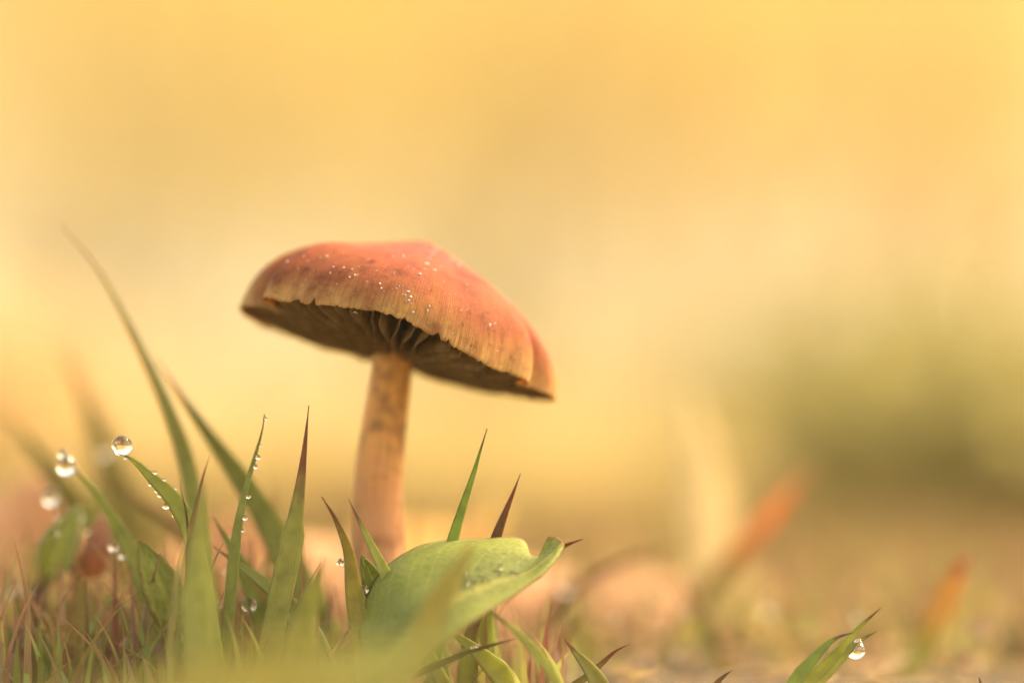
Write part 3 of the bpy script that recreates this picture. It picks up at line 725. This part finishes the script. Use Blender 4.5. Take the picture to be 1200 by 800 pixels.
B(N_, 'green blade leaning left between the wide and the beaded blades', [(345, 850), (318, 740), (292, 680), (270, 640), (250, 605)], 36, GREEN, OLIVE, 0.1, y=10, turn=-12)
B(N_, 'flat green blade sloping down right under the red-tipped blade', [(405, 845, 2), (390, 800, 2), (365, 745, 3), (330, 700, 4), (290, 668, 5), (250, 640, 6)], 28, (0.42, 0.43, 0.14), OLIVE, 0.1, turn=20)
B(N_, 'soft green blade in front of the red-tipped blade', [(352, 860), (350, 780), (358, 720), (372, 680), (380, 650)], 40, (0.44, 0.44, 0.14), OLIVE, 0.1, y=-16, turn=0)
B(N_, 'ribbed green blade under the broad leaf at the bottom', [(600, 860), (592, 800), (572, 775), (540, 748), (516, 735)], 26, LIME, OLIVE, 0.1, y=2, turn=0)
B(N_, 'upright green blade under the fold of the broad leaf', [(545, 850), (552, 790), (560, 750), (568, 715), (574, 690)], 36, (0.42, 0.47, 0.13), OLIVE, 0.1, y=6, turn=0, shape=(0.8, 0.6, 1.6))
B('dry_twig', 'thin dark twig lying below the broad leaf', [(440, 815), (478, 795), (510, 780), (545, 765), (575, 756), (604, 748)], 8, (0.16, 0.10, 0.07), (0.22, 0.14, 0.1), 0.2, y=-3, turn=0, fold=0.7, cat='twig')
B('dry_straw', 'pale brown straw scrap at the bottom below the twig', [(430, 830), (455, 805), (475, 790), (500, 778)], 14, (0.42, 0.28, 0.16), STRAW, 0.2, y=-1, fold=0.5, cat='straw')
B(N_, 'small brown grass tip between litter and orange leaf', [(640, 800), (655, 760), (672, 735), (690, 712)], 12, (0.35, 0.22, 0.1), BROWN, 0.2, y=30)
B(N_, 'blurred low blade at the left border', [(60, 850), (40, 760), (20, 700), (2, 655)], 22, OLIVE, BROWN, 0.2, y=24, turn=10)
B(N_, 'lower green blade crossing below the leaves in the lower left corner', [(210, 830), (180, 760), (140, 715), (100, 690), (60, 680)], 22, GREEN, OLIVE, 0.1, y=26, turn=10)

for lab, px, py, y, dx, w in [
    ('thin blurred blade under the pale drop at far left', 62, 580, 24.5, 55, 12), ('thin blurred blade holding the faint drop behind the clear one', 124, 530, 46.5, -40, 13),
    ('blurred thin blade holding the drop at the left border', 18, 684, 30.5, 30, 12), ('thin blade holding the drop right of the curled purple stalk', 176, 709, 20.5, -26, 10),
    ('faint thin blade holding the pale drop under the orange blade', 903, 711, 60.5, 34, 14), ('faint thin blade holding the drop right of the broad leaf', 664, 687, 46.5, 24, 12),
    ('thin blade holding the drop low right of the arching stalk', 640, 761, 24.5, 18, 9), ('thin blade holding the lowest drop beside the arching stalk', 619, 785, 22.5, -10, 9),
    ('thin stem holding the round drop between two front blades', 292, 704, 6.6, 10, 7), ('thin blurred straw leaning left of the orange-tipped corner blade', 1040, 690, 66, 40, 12),
    ('faint straw leaning right beyond the right-hand sprig', 985, 660, 95, -60, 16), ('thin dull blade rising left of the reddish leaf', 28, 600, 28, 22, 11),
    ('thin olive blade rising between beaded and red-tipped blades', 325, 560, 26, -16, 11), ('thin brown straw leaning over left of the stem foot', 398, 560, 34, 30, 9),
    ('faint thin blade right of the stem foot', 492, 575, 48, -22, 11), ('faint brown straw rising right of the broad leaf', 705, 610, 70, -46, 12)]:
    gy = HORIZON + 400 / (1 + y / DIST)
    B(N_, lab, [(px + dx, gy), (px + dx * 0.8, lerp(py, gy, 0.7)), (px + dx * 0.4, lerp(py, gy, 0.33)), (px, py)], w, [OLIVE, GREEN, (0.42, 0.32, 0.15)][int(px) % 3], BROWN, 0.15, y=y, turn=(px % 50) - 25)

# ------------------------------------------------------------------ broad leaves
def loft_leaf(name, label, curves, colf, mat, cat='leaf', n=60, m=21, puff=0.0, group=None, seed=0.0):
    """sheet through several lengthwise curves (given across the leaf)"""
    cs = [spline(cv, n) for cv in curves]; org = cs[len(cs) // 2][0].copy()
    v, f, c, u = [], [], [], []
    for i in range(n):
        row = spline([q[i] for q in cs], m)
        for j, p in enumerate(row):
            t, uu = i / (n - 1), j / (m - 1) * 2 - 1
            bump = 0.35 * noise.noise(Vector((t * 7, uu * 4, seed))) + 0.15 * noise.noise(Vector((t * 20, uu * 10, seed)))
            v.append(p - org + Vector((0, -puff * (1 - uu * uu) + bump * 0.5, bump * 0.4))); c.append(colf(t, uu)); u.append((t, uu))
    for i in range(n - 1):
        for j in range(m - 1):
            a = i * m + j; f.append((a, a + 1, a + m + 1, a + m))
    o = mesh_obj(name, v, f, mat, None, c, u, org)
    so = o.modifiers.new('thickness', 'SOLIDIFY'); so.thickness = 0.0002; so.offset = 0
    GEO[label] = BVHTree.FromPolygons([q + org for q in v], f)
    return tag(o, label, cat, group)

def L(pts): return [P(*q) for q in pts]
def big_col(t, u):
    base = mixc((0.25, 0.29, 0.09), (0.38, 0.42, 0.11), smooth(0.0, 0.75, u + 0.25 * smooth(0.5, 0.1, t)))  # lighter towards the upper edge: the lit face is painted into the colour
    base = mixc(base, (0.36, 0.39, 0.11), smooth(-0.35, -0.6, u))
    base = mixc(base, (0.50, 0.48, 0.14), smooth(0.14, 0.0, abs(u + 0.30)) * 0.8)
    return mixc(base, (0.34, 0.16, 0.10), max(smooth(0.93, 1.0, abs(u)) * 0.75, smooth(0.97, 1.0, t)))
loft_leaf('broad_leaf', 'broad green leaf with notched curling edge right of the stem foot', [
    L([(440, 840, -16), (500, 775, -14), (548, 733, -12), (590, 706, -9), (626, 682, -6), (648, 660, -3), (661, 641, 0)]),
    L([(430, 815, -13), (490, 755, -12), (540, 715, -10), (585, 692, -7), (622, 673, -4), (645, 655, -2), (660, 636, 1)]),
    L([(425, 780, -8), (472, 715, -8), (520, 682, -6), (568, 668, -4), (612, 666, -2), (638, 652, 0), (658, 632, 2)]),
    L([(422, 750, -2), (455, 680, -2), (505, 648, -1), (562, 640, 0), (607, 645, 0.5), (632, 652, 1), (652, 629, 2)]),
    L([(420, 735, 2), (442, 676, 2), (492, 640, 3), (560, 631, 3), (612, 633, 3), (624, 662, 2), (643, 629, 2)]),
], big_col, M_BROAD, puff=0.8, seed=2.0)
B('leaf_stalk', 'thin reddish stalk poking right past the broad leaf tip', [(620, 668), (645, 648), (660, 640), (672, 635), (684, 631)], 7, (0.34, 0.2, 0.1), (0.32, 0.12, 0.08), 0.3, y=3, fold=0.6, cat='stalk')

def ovate(name, label, a, b, w, col, edge, mat=M_BROAD, face=(0, -1, 0.2), curl=0.15, cat='leaf', group=None, tipc=None, seed=0.0):
    """oval pointed leaf from a (base) to b (tip), w = full width in mm"""
    ax = (b - a); Ln = ax.length; T = ax.normalized(); F = Vector(face); F = (F - T * F.dot(T)).normalized(); S = T.cross(F)
    n, m = 26, 11; v, f, c, u = [], [], [], []
    for i in range(n):
        t = i / (n - 1); ww = w * 0.5 * max(0.02, math.sin(math.pi * t ** 0.8) ** 0.75 * (1 + 0.05 * math.sin(t * 31 + seed)))
        ctr = ax * t + F * (curl * Ln * (math.sin(math.pi * t) * 0.5 - t * t * 0.4))
        for j in range(m):
            uu = j / (m - 1) * 2 - 1
            bb = noise.noise(Vector((t * 5, uu * 3, seed))) * 0.04 * Ln
            v.append(ctr + S * ww * uu + F * (0.35 * ww * uu * uu + bb))
            cc = mixc(col, edge, smooth(0.75, 1.0, abs(uu)) * 0.6)
            if tipc: cc = mixc(cc, tipc, smooth(0.5, 1.0, t))
            cc = mixc(cc, tuple(min(1, q * 1.5) for q in col), smooth(0.12, 0.0, abs(uu)) * 0.5)
            c.append(cc); u.append((t, uu))
    for i in range(n - 1):
        for j in range(m - 1):
            q = i * m + j; f.append((q, q + 1, q + m + 1, q + m))
    o = mesh_obj(name, v, f, mat, None, c, u, a)
    so = o.modifiers.new('thickness', 'SOLIDIFY'); so.thickness = 0.00018; so.offset = 0
    GEO[label] = BVHTree.FromPolygons([q + a for q in v], f)
    if name == 'small_leaf':        # its own stalk down to the soil
        end = Vector((a.x + 1.5 * math.sin(seed * 3), a.y + 1.0 * math.cos(seed * 2), -1.5)) - a
        cs = spline([Vector((0, 0, 0)), end * 0.5 + Vector((0.5, 0, 0)), end], 10); sv, sf, sco, su = [], [], [], []
        for i, p in enumerate(cs):
            for q in range(6):
                an = q / 6 * 2 * math.pi; r = lerp(0.28, 0.42, i / 9)
                sv.append(p + Vector((math.cos(an) * r, math.sin(an) * r, 0))); sco.append(mixc(col, BROWN, 0.4)); su.append((i / 9, 0))
        for i in range(9):
            for q in range(6): sf.append((i * 6 + q, i * 6 + (q + 1) % 6, (i + 1) * 6 + (q + 1) % 6, (i + 1) * 6 + q))
        mesh_obj('stalk', sv, sf, M_BLADE, o, sco, su)
    return tag(o, label, cat, group)

ovate('small_leaf', 'small reddish leaf covered in dew at lower left', P(94, 676, 25), P(122, 608, 22), 3.7, (0.46, 0.24, 0.17), (0.58, 0.38, 0.26), seed=1, curl=0.45, face=(0.5, -1, 0.3))
ovate('small_leaf', 'pale green leaf with dew-white edges left of the reddish leaf', P(54, 680, 23), P(92, 594, 21), 4.4, (0.40, 0.42, 0.14), (0.6, 0.6, 0.45), seed=2, curl=0.2)
ovate('small_leaf', 'folded green leaf behind the thin seed stalk', P(205, 740, 8), P(166, 634, 6), 4.6, (0.36, 0.38, 0.10), (0.36, 0.2, 0.1), seed=3, face=(0.4, -1, 0.1))
ovate('small_leaf', 'yellow-green leaf under the curled purple stalk', P(30, 800, 20), P(118, 690, 22), 6.0, (0.42, 0.36, 0.12), (0.42, 0.3, 0.1), seed=4)
ovate('small_leaf', 'dark pinkish leaf in the lower left corner', P(-20, 790, 10), P(60, 745, 14), 6.5, (0.40, 0.24, 0.18), (0.42, 0.24, 0.16), mat=M_DRY, seed=5)
ovate('small_leaf', 'green leaf low beside the curled purple stalk', P(60, 800, 6), P(32, 730, 8), 3.2, (0.30, 0.32, 0.09), (0.3, 0.2, 0.08), seed=6)
ovate('small_leaf', 'cupped green leaf holding a drop left of the broad leaf', P(455, 720, 3), P(424, 652, 2), 2.6, (0.30, 0.34, 0.07), (0.4, 0.3, 0.12), seed=7)
# fallen autumn leaves behind, out of focus
FG = 'fallen autumn leaves behind'
for (lab, a, b, w, col, ed, sd) in [
    ('peach fallen leaf standing on edge behind the broad leaf', P(700, 800, 95), P(800, 668, 120), 13, (0.6, 0.34, 0.18), (0.5, 0.28, 0.14), 11),
    ('orange fallen leaf blurred beneath the orange-red blade', P(905, 790, 110), P(858, 680, 140), 10, (0.66, 0.38, 0.18), PEACH, 12),
    ('tan fallen leaf blurred at the bottom right of centre', P(1010, 830, 90), P(920, 740, 120), 16, (0.62, 0.40, 0.22), PEACH, 13),
    ('pale peach fallen leaf blurred behind the broad leaf tip', P(590, 740, 70), P(660, 655, 85), 12, PEACH, CREAM, 14),
    ('peach fallen leaf blurred between red-tipped blade and stem', P(350, 760, 60), P(405, 620, 75), 14, PEACH, CREAM, 15),
    ('orange tan fallen leaf blurred left of the beaded blade', P(300, 730, 70), P(225, 610, 90), 14, (0.75, 0.42, 0.2), PEACH, 16),
    ('peach fallen leaf blurred at the left border', P(70, 740, 80), P(-20, 560, 110), 22, PEACH, CREAM, 17),
    ('brown pink fallen leaf blurred in the lower right', P(1210, 850, 70), P(1120, 745, 95), 18, (0.5, 0.3, 0.2), (0.6, 0.4, 0.25), 18),
    ('gold fallen leaf blurred right of the stem foot', P(480, 750, 90), P(545, 600, 120), 22, (0.82, 0.5, 0.14), GOLD, 19)]:
    a.z = min(a.z, 0.0)
    ovate('fallen_leaf', lab, a, b, w, col, ed, mat=M_DRY, face=(random.uniform(-0.4, 0.4), -1, 0.5), curl=0.25, group=FG, seed=sd)

# ------------------------------------------------------------------ dew
def drop_mesh(squash=0.94, tail=0.0, n=20, m=28):
    v, f = [], []
    for j in range(1, n):
        th = j / n * math.pi
        for q in range(m):
            a = q / m * 2 * math.pi; z = math.cos(th)
            s = math.sin(th) * (1 - tail * max(0, z) ** 1.5)
            v.append((s * math.cos(a), s * math.sin(a), z * squash + (tail * 0.7 * max(0, z) ** 3)))
    v.append((0, 0, squash + tail * 0.7)); v.append((0, 0, -squash)); b = len(v)
    for j in range(n - 2):
        for q in range(m): f.append((j * m + q, (j + 1) * m + q, (j + 1) * m + (q + 1) % m, j * m + (q + 1) % m))
    for q in range(m):
        f.append((b - 2, q, (q + 1) % m)); f.append((b - 1, (n - 2) * m + (q + 1) % m, (n - 2) * m + q))
    me = bpy.data.meshes.new('dew'); me.from_pydata(v, [], f); me.polygons.foreach_set('use_smooth', [True] * len(me.polygons)); me.materials.append(M_WATER)
    return me
ME_ROUND, ME_TEAR, ME_BEAD = drop_mesh(0.95, 0.0, 28, 40), drop_mesh(0.95, 0.35), drop_mesh(0.85, 0.0, 12, 16)
def dew(name, label, px, py, r, y, me=ME_ROUND, group=None, tilt=0.0, cat='dew drop'):
    o = bpy.data.objects.new(name, me); COL.objects.link(o); p = P(px, py, y); o.location = p * MM
    s = r * PXM * (DIST + y) / DIST * MM; o.scale = (s, s, s); o.rotation_euler = (0, math.radians(tilt), 0)
    return tag(o, label, cat, group)
dew('dew_drop', 'large clear round dew drop balanced on a blade tip', 143, 522, 12.5, 0)
dew('dew_drop', 'blurred hanging dew drop at the tip of the far left blade', 78, 546, 12, 14, ME_TEAR)
dew('dew_drop', 'small drop directly above the hanging far left drop', 74, 531, 6.5, 14)
dew('dew_drop', 'blurred pale drop below left of the hanging drop', 60, 583, 10, 24, ME_TEAR, tilt=-40)
dew('dew_drop', 'faint blurred drop just behind the large clear drop', 124, 530, 6.5, 46)
dew('dew_drop', 'bright drop hanging from the right-hand sprig', 1003, 761, 11.5, 1, ME_TEAR, tilt=20)
dew('dew_drop', 'pale blurred drop low beneath the orange-red blade', 903, 714, 8, 60)
dew('dew_drop', 'blurred drop right of the broad leaf', 664, 690, 7, 46)
dew('dew_drop', 'round drop low between the wide and the beaded blades', 292, 708, 9, 6)
dew('dew_drop', 'blurred drop on the orange-tipped corner blade', 1092, 706, 7, 43)
dew('dew_drop', 'blurred drop hanging under the right rim of the cap', 624, 464, 6, C_AX, ME_TEAR)
dew('dew_drop', 'large blurred drop at the left border', 18, 688, 11, 30)
dew('dew_drop', 'blurred drop right of the curled purple stalk', 176, 712, 7, 20)
dew('dew_drop', 'blurred drop low right of the arching stalk', 640, 764, 5.5, 24)
dew('dew_drop', 'lowest blurred drop beside the arching stalk', 619, 788, 5, 22)
dew('dew_drop', 'glinting drop on the blurred orange-red blade', 884, 618, 6, 74)
dew('dew_drop', 'drop at the side of the yellowish blade by the stem', 399, 659, 4.5, 0, ME_TEAR)
dew('dew_drop', 'drop cupped in the small leaf left of the broad leaf', 427, 690, 5.5, 0)
dew('dew_drop', 'pale blurred drop on the reddish leaf edge', 133, 640, 6, 13)
dew('dew_drop', 'pale blurred drop lower beside the reddish leaf', 142, 650, 5, 13)
EYE = Vector((0, -DIST, CAM_H))
def beads(label, group, lst, y, on=(), edge=False, size=1.0):
    for (px, py, r) in lst:
        r *= size
        o = dew('dew_bead', label, px, py, r, y, ME_BEAD, group, cat='dew bead')
        rm = r * PXM; best = None
        for lab in on:
            t = GEO[lab]; p = P(px, py, y)
            if edge:        # hang it on the nearest edge of the blade
                for st in range(16):
                    out = [x for x in (px + st, px - st) if t.ray_cast(EYE, (P(x, py, y) - EYE).normalized())[0] is None]
                    if out: break
                p = P(out[0] if out else px, py, y); n = t.find_nearest(p)[0]; d = p - n; d.y = 0
                d = d.normalized() if d.length > 1e-6 else Vector((1, 0, 0))
                q = n + d * rm * 0.45 + Vector((0, -rm * 0.5, 0))
            else:
                h = t.ray_cast(EYE, (p - EYE).normalized())
                if h[0] is not None: q = h[0] - (h[0] - EYE).normalized() * rm * 1.2
                else:
                    n = t.find_nearest(p)[0]; q = n + (p - n).normalized() * rm * 0.85
            if best is None or (q - P(px, py, y)).length < (best - P(px, py, y)).length: best = q
        if best is not None: o.location = best * MM
beads('tiny dew bead along the edge of the drop-bearing blade', 'beads on the drop-bearing blade', [(181, 554, 2.4), (189, 562, 1.9), (176, 567, 2.4), (183, 575, 2.2), (187, 580, 2.6), (198, 592, 3.8), (146, 537, 1.8), (171, 548, 1.4), (205, 572, 1.7), (209, 604, 1.8)], -0.6, ['sharp grass blade bearing the large clear dew drop at its tip'], True, 1.2)
beads('tiny dew bead on the narrow upright blade', 'beads on the narrow upright blade', [(299, 536, 3.6), (297, 547, 3.2), (286, 582, 3.0), (312, 491, 2.5), (288, 607, 3.4), (303, 522, 1.8), (280, 622, 2.2)], 1.5, ['narrow upright grass blade strung with dew beads'], True, 1.1)
beads('small dew bead on the face of the broad leaf', 'beads on the broad leaf', [(543, 675, 4.6), (553, 681, 4.4), (563, 675, 3.6), (571, 678, 3.4), (583, 669, 4.4), (603, 671, 5.0), (564, 664, 2.6), (575, 661, 2.6), (586, 661, 2.4), (553, 691, 3.0), (465, 674, 2.0), (548, 683, 3.0)], -8.2, ['broad green leaf with notched curling edge right of the stem foot'], False, 1.35)
beads('pale dew bead on the reddish or pale leaf at left', 'beads on the small left leaves', [(95, 620, 3), (104, 640, 3.2), (100, 655, 3.4), (112, 628, 2.6), (96, 607, 3.6), (50, 640, 4), (60, 618, 3.6), (68, 604, 3.6), (98, 662, 3)], 22, ['small reddish leaf covered in dew at lower left', 'pale green leaf with dew-white edges left of the reddish leaf'])
beads('tiny dew bead by the twig below the broad leaf', 'beads below the broad leaf', [(519, 769, 2.2), (553, 733, 2.0), (550, 745, 2.2), (522, 752, 1.8), (502, 800, 2.6)], -4, ['thin dark twig lying below the broad leaf', 'upright green blade under the fold of the broad leaf', 'ribbed green blade under the broad leaf at the bottom'])
dew('dew_bead', 'single bright dew bead on the front rim of the cap', 416, 367, 2.6, 0.6, ME_BEAD, cat='dew bead')

rb = random.Random(77)
beads('tiny glinting dew bead among the tangled grass at lower left', 'beads in the tangled lower left grass', [(rb.uniform(5, 330), rb.uniform(610, 790), rb.uniform(2.0, 4.5)) for i in range(16)], 16.0)
beads('small blurred dew bead low in the grass right of the broad leaf', 'blurred beads low at the right', [(rb.uniform(600, 1010), rb.uniform(715, 785), rb.uniform(2.5, 4.5)) for i in range(9)], 40.0)

# ------------------------------------------------------------------ morning haze
def haze():
    x0, x1, y0, y1, z0, z1 = -160000.0, 160000.0, -160000.0, 160000.0, -1300.0, 4600.0
    v = [Vector((x, y, z)) for x in (x0, x1) for y in (y0, y1) for z in (z0, z1)]
    f = [(0, 1, 3, 2), (4, 6, 7, 5), (0, 4, 5, 1), (2, 3, 7, 6), (0, 2, 6, 4), (1, 5, 7, 3)]
    k = NT('haze'); pv = k.n('ShaderNodeVolumePrincipled')
    pv.inputs['Color'].default_value = (1.0, 0.91, 0.66, 1); pv.inputs["Density"].default_value = 0.024; pv.inputs['Anisotropy'].default_value = 0.3
    k.l(pv.outputs[0], k.out.inputs['Volume'])
    tag(mesh_obj('haze', v, f, k.m, smoothed=False), kind='stuff')
haze()
